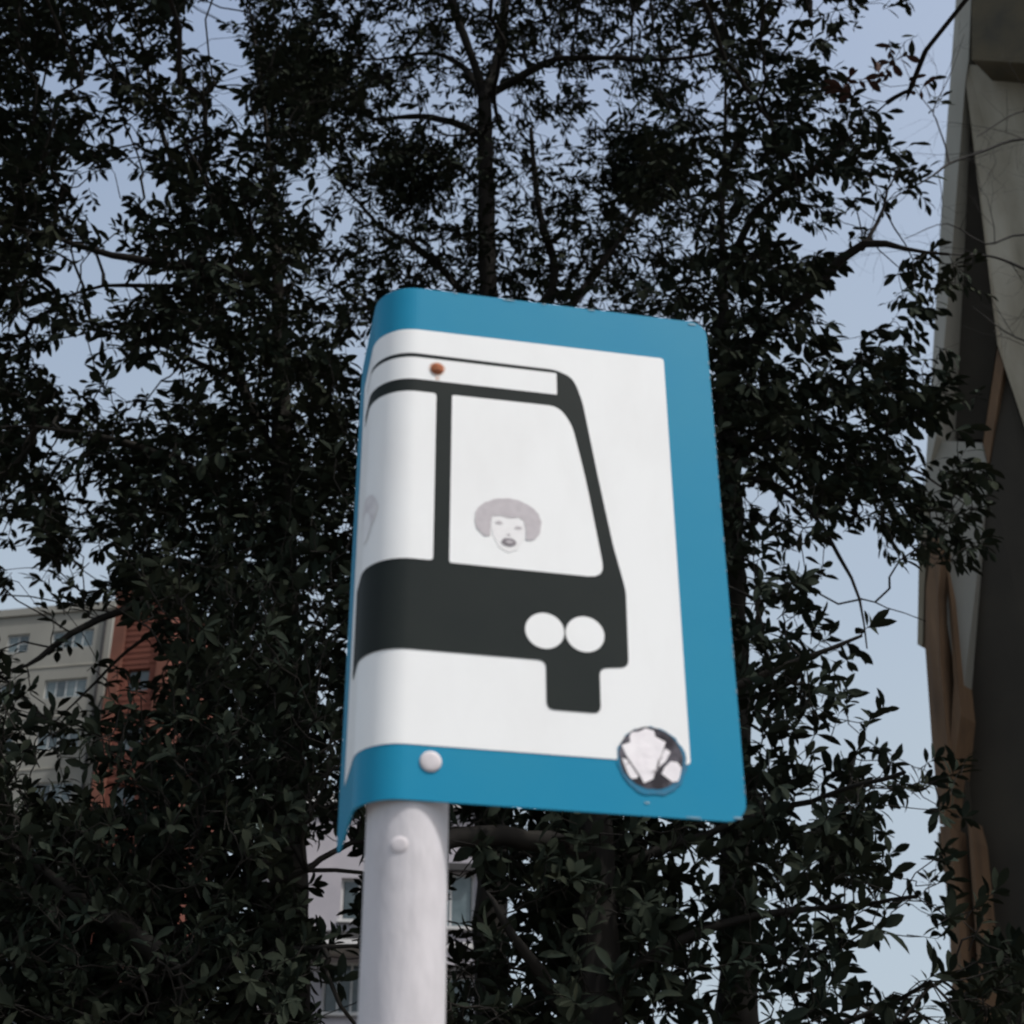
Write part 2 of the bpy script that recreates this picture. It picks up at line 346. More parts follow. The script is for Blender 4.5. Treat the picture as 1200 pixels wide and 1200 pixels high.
facet('tan_fin', [(1094, 625, .2), (1104, 642, .35), (1099, 700, .35), (1102, 780, .3), (1111, 880, .3), (1107, 965, .3), (1101, 965, .15), (1092, 870, .0), (1084, 757, .0), (1085, 690, .1)], M_TAN)
facet('dark_slot', [(1105, 645, -.1), (1112, 720, -.1), (1117, 800, -.15), (1112, 876, -.15), (1103, 780, -.15), (1100, 700, -.1)], M_SHADE)
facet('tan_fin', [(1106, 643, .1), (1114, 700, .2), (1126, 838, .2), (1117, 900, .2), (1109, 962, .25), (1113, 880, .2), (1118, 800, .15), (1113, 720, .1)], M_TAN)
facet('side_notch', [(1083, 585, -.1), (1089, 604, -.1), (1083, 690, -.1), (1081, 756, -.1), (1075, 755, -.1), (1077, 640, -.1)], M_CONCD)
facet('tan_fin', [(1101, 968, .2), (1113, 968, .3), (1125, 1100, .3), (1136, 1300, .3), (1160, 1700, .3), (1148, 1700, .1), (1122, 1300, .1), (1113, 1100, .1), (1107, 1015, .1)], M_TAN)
facet('dark_slot', [(1114, 930, -.2), (1119, 900, -.2), (1127, 842, -.2), (1134, 966, -.2), (1146, 1130, -.2), (1185, 1700, -.2), (1161, 1700, -.2), (1137, 1300, -.2), (1126, 1100, -.2)], M_SHADE)
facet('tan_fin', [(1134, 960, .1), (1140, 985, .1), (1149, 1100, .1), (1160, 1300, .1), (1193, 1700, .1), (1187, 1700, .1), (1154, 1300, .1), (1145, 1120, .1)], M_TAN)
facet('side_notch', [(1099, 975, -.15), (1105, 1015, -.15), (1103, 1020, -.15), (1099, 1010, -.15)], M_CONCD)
# core behind the facets, a clear step inside their outline
core = [(1142, -190), (1400, -230), (1400, 1690), (1190, 1690), (1150, 1300), (1120, 965), (1100, 760), (1095, 600), (1105, 400), (1120, 200)]
n = len(core); vs = []
for dpt in (1.2, 9.0):
    for (a, b) in core:
        u, z = ft.uz(a, b); vs.append(ft.pt(u, z, dpt))
me = mesh_py('core', vs, [tuple(range(n)), tuple(reversed(range(n, 2 * n)))] + [(i, n + i, n + (i + 1) % n, (i + 1) % n) for i in range(n)])
link('tower_core', me, M_CONCD, tw)

# ------------------------------------------------------------------ bus stop sign
SYAW = radians(11.6)
SW = np.array([cos(SYAW), sin(SYAW), 0]); SN = np.array([sin(SYAW), -cos(SYAW), 0])
SO = P(525, 940, 1.42)
S0, RC = -0.040, 0.0445
S_ARC = S0 - RC * pi / 2
S_END = -0.236; S_R = 0.2885; HT = 0.597
def smap(s, h, n=0.0):
    z = np.array([0, 0, h])
    if s >= S0: return SO + SW * s + SN * n + z
    c = SO + SW * S0 - SN * RC
    a = (S0 - s) / RC
    if a <= pi / 2: return c + (SN * cos(a) - SW * sin(a)) * (RC + n) + z
    return c - SW * (RC + n) - SN * (S_ARC - s) + z
PC = SO + SW * S0 - SN * RC
sign = empty('bus_stop_sign', (float(PC[0]), float(PC[1]), 0.13), 'blue and white bus stop sign folded round a grey pole, with a black tram pictogram', 'street sign')
def flat_part(name, pts, n, m, parent, thick=None, jag=0):
    bm = bmesh.new(); f = bm.faces.new([bm.verts.new((p[0], p[1], 0)) for p in pts])
    for s in [S0 - RC * radians(a) for a in range(0, 91, 5)]:
        if min(p[0] for p in pts) < s < max(p[0] for p in pts):
            bmesh.ops.bisect_plane(bm, geom=bm.verts[:] + bm.edges[:] + bm.faces[:], plane_co=(s, 0, 0), plane_no=(1, 0, 0))
    bmesh.ops.triangulate(bm, faces=[f for f in bm.faces if len(f.verts) > 4])
    if thick:
        top = {v: v.co.copy() for v in bm.verts}
        g = bmesh.ops.extrude_face_region(bm, geom=bm.faces[:])
        nv = [e for e in g['geom'] if isinstance(e, bmesh.types.BMVert)]
        for v in nv: v.co.z = 1.0
        for v in bm.verts:
            v.co = Vector(smap(v.co.x, v.co.y, n - (0.0 if v.co.z > .5 else thick)))
    else:
        for v in bm.verts: v.co = Vector(smap(v.co.x, v.co.y, n))
    bmesh.ops.recalc_face_normals(bm, faces=bm.faces)
    if not thick:
        q = bm.faces[:][0]
        if q.normal.dot(Vector(SN)) < -.2: bmesh.ops.reverse_faces(bm, faces=bm.faces)
    me = bpy.data.meshes.new(name); bm.to_mesh(me); bm.free()
    me.polygons.foreach_set('use_smooth', [not thick] * len(me.polygons))
    return link(name, me, m, parent)
def rounded(s0, s1, h0, h1, r=(0, 0, 0, 0), k=6):
    """corner radii: bottom-left, bottom-right, top-right, top-left"""
    out = []
    for (cx, cy, rr, a0) in ((s0, h0, r[0], 180), (s1, h0, r[1], 270), (s1, h1, r[2], 0), (s0, h1, r[3], 90)):
        if rr <= 0: out.append((cx, cy)); continue
        ox = cx + rr if cx == s0 else cx - rr; oy = cy + rr if cy == h0 else cy - rr
        for i in range(k + 1):
            a = radians(a0 + 90 * i / k); out.append((ox + rr * cos(a), oy + rr * sin(a)))
    return out
def circ(cs, ch, rs, rh=None, k=32, wob=0.0):
    rh = rh or rs
    return [(cs + rs * cos(2 * pi * i / k) * (1 + wob * random.uniform(-1, 1)), ch + rh * sin(2 * pi * i / k) * (1 + wob * random.uniform(-1, 1))) for i in range(k)]
def soften(pts, r=0.006, k=4, rs=None):
    """rounds every corner of a polygon by r"""
    out = []; n = len(pts)
    for i in range(n):
        p = Vector(pts[i]); a = Vector(pts[i - 1]); b = Vector(pts[(i + 1) % n])
        rr = min(rs[i] if rs else r, (a - p).length * .45, (b - p).length * .45)
        p0 = p + (a - p).normalized() * rr; p1 = p + (b - p).normalized() * rr
        for j in range(k + 1):
            t = j / k; q = p0 * (1 - t) ** 2 + p * 2 * t * (1 - t) + p1 * t * t
            out.append((q.x, q.y))
    return out
panel = flat_part('sign_panel', rounded(S_END, S_R, 0, HT, (.02, .02, .018, .02)), 0.0, [M_BLUE], sign, thick=0.0022)
# back of the sheet: bare grey metal, just inside the painted sheet
flat_part('sheet_back', rounded(S_END + .001, S_R - .001, .001, HT - .001, (.02, .02, .018, .02)), -0.0026, M_BACK, panel)
field = flat_part('white_field', rounded(-.183, .2355, .0545, .5395, (.004, .004, .004, .004)), 0.0005, M_WHITE, panel)
bus = [(-.150, .5078), (.112, .5062), (.1285, .4985), (.1345, .487), (.1405, .466), (.1545, .372), (.1678, .290), (.1760, .253), (.1790, .238), (.1782, .153),
       (.1485, .1495), (.1482, .1008), (.0945, .1008), (.0945, .1530), (-.150, .1530)]
flat_part('tram_pictogram', soften(bus, .008), 0.0010, M_BLACK, panel)
flat_part('destination_strip', soften([(-.150, .5016), (.1120, .5014), (.1120, .4728), (-.150, .4728)], .0015), 0.0015, M_WHITE, panel)
flat_part('pictogram_window', soften([(-.150, .4568), (-.0196, .4568), (-.0193, .2530), (-.150, .2525)], .004), 0.0015, M_WHITE, panel)
flat_part('pictogram_window', soften([(-.0028, .4570), (.1135, .4575), (.1275, .4360), (.1410, .3680), (.1580, .2510), (-.0028, .2520)], rs=(.003, .018, .020, .05, .018, .003)), 0.0015, M_WHITE, panel)
for cs in (.0938, .1347): flat_part('pictogram_headlight', circ(cs, .1850, .0198), 0.0015, M_WHITE, panel)
def face_print(cs, ch, k=1.0, pale=False):
    j = random.Random(3)
    hair = []
    for i in range(40):
        a = radians(-44 + 268 * i / 39); w = 1 + j.uniform(-.02, .02)
        hair.append((cs + .0345 * k * cos(a) * w, ch + .026 * k * sin(a) * w + (.0035 if sin(a) > 0 else 0)))
    inner = [(-.0185, -.0165), (-.0185, -.004), (-.0170, .0065), (-.008, .0085), (.002, .006), (.011, .0085), (.0165, .004), (.0185, -.006), (.0180, -.0180)]
    pts = hair + [(cs + a * k, ch + b * k) for a, b in inner]
    flat_part('printed_hair', pts, 0.0020, M_PRINT, panel)
    flat_part('printed_face', [(cs + a * k, ch + b * k) for a, b in ((-.0168, .0062), (-.0180, -.004), (-.0165, -.0135), (-.010, -.029), (.000, -.0345), (.0095, -.030), (.0165, -.0160), (.0180, -.006), (.0160, .0038), (.0110, .0080), (.002, .0055), (-.008, .0080))], 0.0018, M_PRINTF, panel)
    for (a, b) in ((-.0095, -.0005), (.0105, -.0045)):
        flat_part('printed_eye', soften([(cs + (a - .0045) * k, ch + b * k), (cs + a * k, ch + (b + .0022) * k), (cs + (a + .0045) * k, ch + b * k), (cs + a * k, ch + (b - .0016) * k)], .001), 0.0022, M_PRINT, panel)
    flat_part('printed_nose', soften([(cs - .003 * k, ch - .014 * k), (cs + .003 * k, ch - .0145 * k), (cs + .001 * k, ch - .0125 * k)], .0005), 0.0022, M_PRINT, panel)
    m = circ(cs + .0005 * k, ch - .0225 * k, .0078 * k, .0048 * k, 20, .05)
    flat_part('printed_mouth', m, 0.0022, M_PRINTD, panel)
    flat_part('printed_lips', circ(cs + .001 * k, ch - .0222 * k, .0040 * k, .0015 * k, 12, .05), 0.0024, M_PRINT, panel)
face_print(.0575, .3045)

# worn round sticker, bottom right
SCX, SCY = .1962, .0585
flat_part('sticker_glue', circ(SCX + .001, SCY - .0030, .0345, .0350, 40, .04), 0.0008, M_DIRT, panel)
flat_part('round_sticker', circ(SCX, SCY, .0318, .0318, 48, .015), 0.0011, M_STICK, panel)
def crop_sh(u, v):                      # sticker outline read off the photograph, in sheet coordinates
    r = ray(700 + u / 9.23, 830 + v / 9.23); t = ((SO - CAM) @ SN) / (r @ SN); q = CAM + r * t
    return float((q - SO) @ SW), float(q[2] - SO[2])
torn = [(345, 300), (372, 262), (440, 262), (520, 222), (610, 250), (622, 312), (735, 372), (705, 470), (650, 590), (600, 770), (545, 795), (500, 815), (455, 730), (310, 515), (258, 405), (352, 372)]
flat_part('torn_paper', [crop_sh(*q) for q in torn], 0.0014, M_TORN, panel)
flat_part('torn_paper', [crop_sh(*q) for q in ((790, 580), (860, 590), (905, 650), (895, 720), (870, 795), (810, 805), (690, 715), (725, 640))], 0.0015, M_TORN, panel)
flat_part('torn_paper', [crop_sh(*q) for q in ((262, 545), (318, 560), (435, 735), (428, 762), (365, 768), (330, 720))], 0.0015, M_TORN, panel)
flat_part('torn_paper', [crop_sh(*q) for q in ((730, 440), (788, 480), (735, 580), (655, 650), (690, 520))], 0.0015, M_TORN, panel)
for q in (((640, 570), (690, 520), (705, 545), (660, 590)), ((580, 690), (640, 650), (650, 665), (600, 715)), ((300, 600), (345, 590), (340, 610), (305, 620))):
    flat_part('ink_smudge', [crop_sh(*p) for p in q], 0.0017, M_PRINT, panel)
def dome(name, s, h, r, ht, m, parent, n0=0.0015):
    vs, fs = [], []; K = 20; rings = [(1, 0), (.97, .35), (.8, .72), (.5, .93), (.2, 1)]
    for (a, b) in rings:
        for i in range(K):
            t = 2 * pi * i / K; p = smap(s, h + r * a * sin(t), n0 + ht * b); vs.append(p + SW * r * a * cos(t))
    for j in range(len(rings) - 1):
        for i in range(K): fs.append((j * K + i, j * K + (i + 1) % K, (j + 1) * K + (i + 1) % K, (j + 1) * K + i))
    fs.append(tuple((len(rings) - 1) * K + i for i in range(K)))
    return link(name, mesh_py(name, vs, fs, True), m, parent)
dome('rusty_rivet', -.0195, .4888, .0072, .003, M_RUST, panel)
flat_part('rust_ring', circ(-.0195, .4888, .0092, None, 24, .06), 0.0017, M_RUSTST, panel)
flat_part('rust_streak', soften([(-.0215, .497), (-.0175, .497), (-.0165, .474), (-.0215, .474)], .002), 0.00165, M_RUSTST, panel)
dome('white_rivet', -.0170, .0385, .0105, .0018, M_RIVET, panel, 0.0006)
# chips where the blue paint has come off the sheet's edge
ch = []
j = random.Random(5)
def chip(s, h, a, b):
    return [(s + a * cos(t) * j.uniform(.6, 1.1), h + b * sin(t) * j.uniform(.5, 1.1)) for t in [2 * pi * i / 7 for i in range(7)]]
spots = [(.060, HT - .0012, .008, .0014), (.155, HT - .0012, .006, .0012), (.272, HT - .004, .006, .002), (.10, HT - .001, .004, .001), (.280, .004, .006, .0015), (.235, .0012, .01, .001), (.19, .013, .003, .0014), (.0, HT - .001, .004, .0008)]
for i in range(26): spots.append((S_R - .0004, j.uniform(.03, .55), .0007, j.uniform(.0008, .004)))
for (a, b, c, d) in spots: flat_part('paint_chip', chip(a, b, c, d), 0.0006, M_CHIP, panel)
# pole: tube with closed top, slight ovality, a dent bolt
PR = 0.0385
vs, fs = [], []; K = 48
pc = PC + SN * (RC - 0.0030 - PR) + SW * 0.0085
zs = list(np.linspace(.13, SO[2] + .585, 40))
for z in zs:
    for i in range(K):
        a = 2 * pi * i / K; vs.append((pc[0] + PR * cos(a), pc[1] + PR * sin(a), z))
for q in range(len(zs) - 1):
    for i in range(K): fs.append((q * K + i, q * K + (i + 1) % K, (q + 1) * K + (i + 1) % K, (q + 1) * K + i))
fs.append(tuple((len(zs) - 1) * K + i for i in range(K)))
pole = link('pole', mesh_py('pole', vs, fs, True), M_POLE, sign)
def bump(name, px, py, r, ht, m):
    rr = ray(px, py); a = rr[:2] @ rr[:2]; b = 2 * (CAM[:2] - pc[:2]) @ rr[:2]; c = (CAM[:2] - pc[:2]) @ (CAM[:2] - pc[:2]) - PR ** 2
    t = (-b - sqrt(max(0, b * b - 4 * a * c))) / (2 * a); q = CAM + rr * t
    nn = np.array([q[0] - pc[0], q[1] - pc[1], 0]); nn /= np.linalg.norm(nn); tt = np.array([-nn[1], nn[0], 0])
    vs, fs = [], []; K = 14; R5 = [(1, -.2), (.9, .45), (.55, .9), (.15, 1)]
    for (u, v) in R5:
        for i in range(K):
            g = 2 * pi * i / K; vs.append(q + tt * r * u * cos(g) + np.array([0, 0, r * u * sin(g)]) + nn * ht * v)
    for w in range(3):
        for i in range(K): fs.append((w * K + i, w * K + (i + 1) % K, (w + 1) * K + (i + 1) % K, (w + 1) * K + i))
    fs.append(tuple(3 * K + i for i in range(K)))
    return link(name, mesh_py(name, vs, fs, True), m, pole)
bump('bolt_head', 468, 990, .0085, .0011, M_RIVET)
vs = []; 
flat_part('printed_hair', circ(-.098, .3180, .020, .022, 26, .05), 0.0020, mat('print_faded', (0.56, 0.535, 0.55), 0.5, 0.12, scale=70, col2=(0.69, 0.68, 0.685)), panel)
flat_part('printed_face', circ(-.099, .3020, .012, .018, 20, .05), 0.0022, M_PRINTF, panel)
link('base_collar', boxes_mesh('collar', [(pc[0] - .09, pc[0] + .09, pc[1] - .09, pc[1] + .09, .131, .15)], bevel=.004), M_POLE, sign)

# ------------------------------------------------------------------ foliage density of the photograph, 50 px cells (0 = sky ... 9, X = closed)
GRID = [
 "998846888788888888885000", "9877645XX656776788853100", "97688456X856855776785300", "9875868XX998669976776100",
 "844589944785998899865500", "96569X977688988897853400", "844599976898888998842450",
 "875799877" "88888888" "9756600",
 "744578994" "88888888" "9878600",
 "856786877" "88888888" "8887720",
 "967899998" "88888888" "9988630",
 "888999XX9" "88888888" "6788872",
 "586XXXX99" "88888888" "7644750",
 "5669XX989" "88888888" "7631220",
 "22259XX99" "88888888" "7741000",
 "43359XX99" "88888888" "7751100",
 "7557XX988" "88888888" "7742100",
 "8668XXX99" "88888888" "7764300",
 "7447XX998" "88888888" "7876650",
 "X99XXX944679799987776630", "XXXXXX724557899976676520", "XXXXXX926554799987777650", "XXXXXXX63658678887762138", "XXXXXXX22687877767676578"]
LV = {'0': 0.0, '1': .07, '2': .20, '3': .40, '4': .70, '5': 1.1, '6': 1.65, '7': 2.4, '8': 3.5, '9': 5.2, 'X': 12}
assert all(len(g) == 24 for g in GRID)
OD = np.array([[LV[c] for c in row] for row in GRID])
def od_at(px, py):
    """optical depth at photo position, bilinear; the crowns simply go on past the frame"""
    gx = np.clip(px / 50.0 - .5, 0, 22.999); gy = np.clip(py / 50.0 - .5, 0, 22.999)
    x0 = gx.astype(int); y0 = gy.astype(int); fx = gx - x0; fy = gy - y0
    fx = fx * fx * (3 - 2 * fx); fy = fy * fy * (3 - 2 * fy)
    v = OD[y0, x0] * (1 - fx) * (1 - fy) + OD[y0, x0 + 1] * fx * (1 - fy) + OD[y0 + 1, x0] * (1 - fx) * fy + OD[y0 + 1, x0 + 1] * fx * fy
    v = np.where(px > 1200, 0, v)
    v = np.where(py < 0, np.minimum(v, 4.0) * np.clip(1 + py / 650.0, 0, 1), v)
    v = np.where(px < 0, np.minimum(v, 4.0) * np.clip(1 + px / 500.0, 0, 1), v)
    v = np.where(py > 1200, np.minimum(v, 4.0) * np.clip(1 - (py - 1200) / 420.0, 0, 1), v)
    return v

_cr = np.random.default_rng(77); CL = _cr.lognormal(-.2, .72, (70, 60))
def clump(px, py):
    gx = np.clip((px + 520) / 42.0, 0, 58.9); gy = np.clip((py + 670) / 42.0, 0, 68.9)
    x0 = gx.astype(int) % 59; y0 = gy.astype(int); x0 = np.minimum(x0, 58); fx = gx - gx.astype(int); fy = gy - y0
    return CL[y0, x0] * (1 - fx) * (1 - fy) + CL[y0, x0 + 1] * fx * (1 - fy) + CL[y0 + 1, x0] * (1 - fx) * fy + CL[y0 + 1, x0 + 1] * fx * fy

# the larger openings in the crowns (centre, half width, half height)
HOLES = [(262, 35, 30, 45), (285, 75, 15, 20), (60, 92, 22, 14), (110, 95, 20, 10), (195, 165, 16, 10), (155, 222, 48, 20), (120, 212, 28, 10), (105, 320, 52, 20), (190, 335, 30, 14),
         (360, 230, 32, 20), (395, 280, 18, 10), (95, 420, 48, 32), (165, 445, 28, 18), (75, 520, 26, 10), (120, 575, 22, 10), (10, 575, 12, 12), (30, 650, 28, 18), (110, 665, 38, 10),
         (290, 455, 20, 12), (322, 505, 12, 8), (412, 420, 14, 32), (475, 128, 22, 20), (515, 150, 10, 14), (590, 130, 16, 24), (650, 90, 26, 16), (700, 100, 18, 12), (760, 130, 16, 12),
         (830, 115, 22, 10), (880, 215, 14, 16), (940, 280, 38, 20), (1000, 350, 42, 30), (1060, 255, 22, 16), (545, 45, 12, 20), (430, 60, 10, 8), (1010, 705, 55, 55), (1048, 790, 45, 55), (1000, 652, 40, 18),
         (1062, 862, 32, 22), (1082, 960, 16, 32), (1068, 1022, 18, 18), (1050, 1128, 38, 14), (370, 1045, 42, 54), (392, 1165, 46, 38), (320, 970, 22, 18), (552, 1050, 26, 46), (590, 1085, 12, 14),
         (612, 962, 12, 10), (78, 750, 62, 34), (70, 802, 46, 22), (76, 915, 36, 22), (165, 765, 26, 46), (165, 940, 18, 12), (640, 155, 20, 8), (540, 330, 8, 10), (450, 40, 12, 10)]
BLOBS = [(350, 92, 68, 48, 9), (480, 205, 75, 38, 5), (755, 205, 60, 60, 4), (275, 275, 70, 45, 5), (185, 112, 40, 24, 5), (985, 190, 42, 34, 2.5), (935, 110, 30, 24, 2.5), (640, 300, 60, 35, 3), (60, 150, 30, 30, 3), (880, 470, 60, 60, 3), (300, 560, 120, 110, 3), (700, 1090, 85, 150, 4), (850, 560, 45, 120, 2)]
def holes(px, py):
    f = np.ones_like(px)
    for (a, b, c, d) in HOLES:
        q = ((px - a) / (c + 2)) ** 2 + ((py - b) / (d + 2)) ** 2
        f *= np.clip((q - .7) / .6, .10, 1)
    return f
def blobs(px, py):
    v = np.zeros_like(px)
    for (a, b, c, d, k) in BLOBS:
        v += k * np.clip(1.5 - 1.5 * (((px - a) / c) ** 2 + ((py - b) / d) ** 2), 0, 1)
    return v

# tree definitions: centre of the crown in the photo, depth range (m), leaf length, style, trunk line and limbs (px, py, Y, radius)
TREES = [
 dict(key='A', clumps=((352, 92, 10.9, .44, 3600), (485, 205, 11.3, .36, 2200), (758, 200, 11.2, .36, 2200)), kd=1.6, top=(-5.5, 5.0, 5.0, 12.5, 8.5, 14.5, 2600), cen=(610, 230), Y=(10.2, 14.0), L=.110, style='fan', light=True, base=(578, 11.8),
      label='tall broadleaf evergreen whose forked trunk rises right behind the sign top', seed=1,
      limbs=[[(576, 1300, 11.8, .13), (575, 800, 11.8, .11), (573, 500, 11.8, .10), (572, 330, 11.8, .088), (569, 200, 11.8, .08), (568, 112, 11.8, .072)],
             [(568, 112, 11.8, .05), (548, 50, 11.6, .045), (522, -20, 11.4, .038), (490, -150, 11.0, .03), (470, -330, 10.8, .015)],
             [(568, 112, 11.8, .055), (588, 45, 12.0, .05), (600, -60, 12.2, .042), (625, -250, 12.4, .025)],
             [(568, 115, 11.8, .045), (600, 95, 11.6, .042), (640, 72, 11.4, .036), (690, 63, 11.2, .03), (790, 66, 10.9, .02), (890, 45, 10.7, .01)],
             [(569, 160, 11.8, .04), (520, 140, 12.1, .035), (480, 140, 12.3, .028), (442, 142, 12.5, .02), (390, 120, 12.7, .01)],
             [(569, 120, 11.8, .035), (540, 78, 12.2, .03), (500, 66, 12.5, .024), (440, 70, 12.8, .012)],
             [(573, 420, 11.8, .05), (655, 335, 11.5, .042), (640, 240, 11.3, .034), (622, 150, 11.2, .02)],
             [(573, 470, 11.8, .05), (680, 350, 12.0, .04), (760, 240, 12.3, .028), (820, 150, 12.6, .014)],
             [(573, 380, 11.8, .045), (500, 300, 12.2, .034), (430, 240, 12.6, .02), (380, 190, 12.9, .01)]]),
 dict(key='B', kd=1.6, top=(-8.0, -0.2, 4.0, 10.0, 7.5, 12.5, 2200), cen=(150, 440), Y=(8.0, 11.0), L=.116, style='fan', light=False, base=(335, 9.6),
      label='spreading broadleaf evergreen on the left, its limbs crossing the grey apartment block', seed=2,
      limbs=[[(338, 1350, 9.6, .13), (336, 900, 9.6, .11), (332, 600, 9.6, .09), (325, 330, 9.6, .045), (318, 200, 9.7, .022), (300, 60, 9.8, .012), (285, -40, 9.8, .006)],
             [(325, 345, 9.6, .045), (270, 318, 9.4, .04), (200, 312, 9.2, .034), (130, 300, 9.0, .026), (60, 275, 8.8, .016), (-40, 250, 8.7, .008)],
             [(270, 318, 9.4, .025), (200, 335, 9.5, .02), (120, 335, 9.6, .014), (70, 350, 9.7, .007)],
             [(333, 690, 9.6, .05), (250, 690, 9.3, .036), (188, 702, 9.1, .028), (120, 728, 8.9, .024), (60, 757, 8.8, .018), (30, 778, 8.7, .012), (-60, 800, 8.6, .006)],
             [(250, 690, 9.3, .016), (180, 750, 9.4, .012), (120, 800, 9.5, .009), (60, 850, 9.5, .005)],
             [(333, 560, 9.6, .05), (280, 450, 9.9, .04), (230, 300, 10.2, .03), (180, 120, 10.4, .02), (140, -60, 10.5, .01)],
             [(334, 640, 9.6, .05), (230, 560, 9.2, .036), (130, 520, 8.8, .022), (40, 500, 8.5, .01)],
             [(280, 450, 9.9, .03), (190, 410, 10.2, .018), (110, 385, 10.4, .009)]]),
 dict(key='C', kd=1.3, top=(0.2, 6.2, 3.8, 9.6, 7.5, 12.0, 1900), cen=(985, 340), Y=(8.2, 10.6), L=.136, style='droop', light=False, base=(852, 9.6),
      label='broadleaf evergreen with drooping leaves between the sign and the concrete tower', seed=3,
      limbs=[[(870, 1350, 9.6, .12), (862, 900, 9.6, .10), (856, 600, 9.6, .085), (850, 420, 9.6, .055), (846, 280, 9.8, .028), (850, 140, 9.9, .016), (850, 0, 9.9, .008)],
             [(852, 440, 9.6, .05), (905, 385, 9.4, .043), (960, 335, 9.2, .038), (1010, 292, 9.0, .032), (1060, 296, 8.9, .016), (1112, 298, 8.8, .010)],
             [(1010, 292, 9.0, .018), (1028, 258, 9.1, .014), (1042, 225, 9.2, .009), (1060, 190, 9.2, .005)],
             [(848, 330, 9.6, .035), (880, 250, 9.3, .028), (930, 215, 9.1, .02), (985, 170, 8.9, .012), (1040, 120, 8.8, .006)],
             [(850, 200, 9.8, .018), (890, 100, 9.6, .012), (950, 20, 9.4, .006)],
             [(856, 560, 9.6, .035), (905, 565, 9.3, .026), (955, 598, 9.0, .016), (988, 650, 8.9, .012), (1010, 702, 8.8, .009), (1016, 760, 8.8, .005)],
             [(1010, 702, 8.8, .005), (1045, 712, 8.7, .004), (1085, 728, 8.6, .003)],
             [(857, 540, 9.6, .035), (930, 500, 9.8, .026), (1010, 520, 10.0, .018), (1080, 555, 10.1, .010), (1130, 590, 10.1, .005)]]),
 dict(key='D', cen=(780, 980), Y=(7.0, 9.8), L=.126, style='rosette', light=False, base=(700, 7.6),
      label='dense dark tree with upturned rosettes of leaves below and right of the sign', seed=4,
      limbs=[[(706, 1400, 7.6, .12), (702, 1200, 7.6, .11), (698, 1000, 7.6, .09), (696, 850, 7.6, .07), (700, 680, 7.5, .04)],
             [(698, 1010, 7.6, .065), (640, 985, 7.4, .060), (590, 972, 7.3, .052), (540, 972, 7.2, .045), (500, 985, 7.1, .028), (450, 1010, 7.1, .012)],
             [(698, 1030, 7.8, .03), (800, 985, 7.8, .022), (930, 935, 7.8, .014), (1060, 905, 7.0, .010)],
             [(702, 1150, 7.8, .03), (850, 1085, 7.9, .022), (980, 1060, 7.9, .013), (1075, 1050, 7.1, .008)],
             [(696, 880, 7.6, .05), (800, 830, 7.7, .034), (920, 790, 7.8, .020), (1010, 745, 7.8, .008)],
             [(702, 1230, 7.6, .05), (630, 1140, 7.4, .03), (585, 1080, 7.2, .018), (570, 1045, 7.2, .008)],
             [(702, 1260, 7.8, .03), (880, 1210, 7.9, .02), (1020, 1175, 7.9, .013), (1090, 1150, 7.3, .008)]]),
 dict(key='E', cen=(200, 1090), Y=(6.6, 9.0), L=.100, style='rosette', light=False, base=(180, 7.0),
      label='unlit dense tree filling the bottom left corner below the apartment block', seed=5,
      limbs=[[(170, 1450, 7.8, .10), (180, 1250, 7.8, .09), (190, 1080, 7.8, .07), (200, 930, 7.8, .04)],
             [(190, 1100, 7.4, .03), (290, 1050, 7.4, .02), (360, 1020, 7.3, .010)],
             [(185, 1180, 7.4, .035), (280, 1130, 7.3, .025), (345, 1112, 7.2, .016), (420, 1108, 7.1, .008)],
             [(190, 1120, 7.0, .05), (80, 1040, 7.2, .03), (0, 980, 7.3, .012)]]),
]
CEN = {t['key']: t['cen'] for t in TREES}

# leaf templates: x along the blade, y across, z up
def leaf_template(light, bend, fold, w=.185):
    T = [0, .12, .36, .62, .84, 1.0] if not light else [0, .22, .68, 1.0]
    wd = lambda t: w * (sin(pi * min(1, max(0, (t - .06) / .94)) ** 1.15)) ** .8
    V, F = [], []
    zc = lambda t: -bend * t * t
    for t in T: V.append((t * (1 - .12 * bend), 0, zc(t)))
    nT = len(T); side = {}
    for k in range(1, nT - 1):
        for sgn in (1, -1):
            side[(k, sgn)] = len(V); V.append((T[k] * (1 - .12 * bend), sgn * wd(T[k]), zc(T[k]) + fold * wd(T[k])))
    for sgn in (1, -1):
        o = (lambda a: a) if sgn > 0 else (lambda a: a[::-1])
        F.append(o([0, 1, side[(1, sgn)]]))
        for k in range(1, nT - 2): F.append(o([k, k + 1, side[(k + 1, sgn)], side[(k, sgn)]]))
        F.append(o([nT - 2, nT - 1, side[(nT - 2, sgn)]]))
    return np.array(V), F
def frames(d, n):
    d = d / np.linalg.norm(d, axis=1, keepdims=True)
    z = n - (n * d).sum(1, keepdims=True) * d; z /= np.linalg.norm(z, axis=1, keepdims=True) + 1e-9
    y = np.cross(z, d); return np.stack([d, y, z], axis=2)       # columns

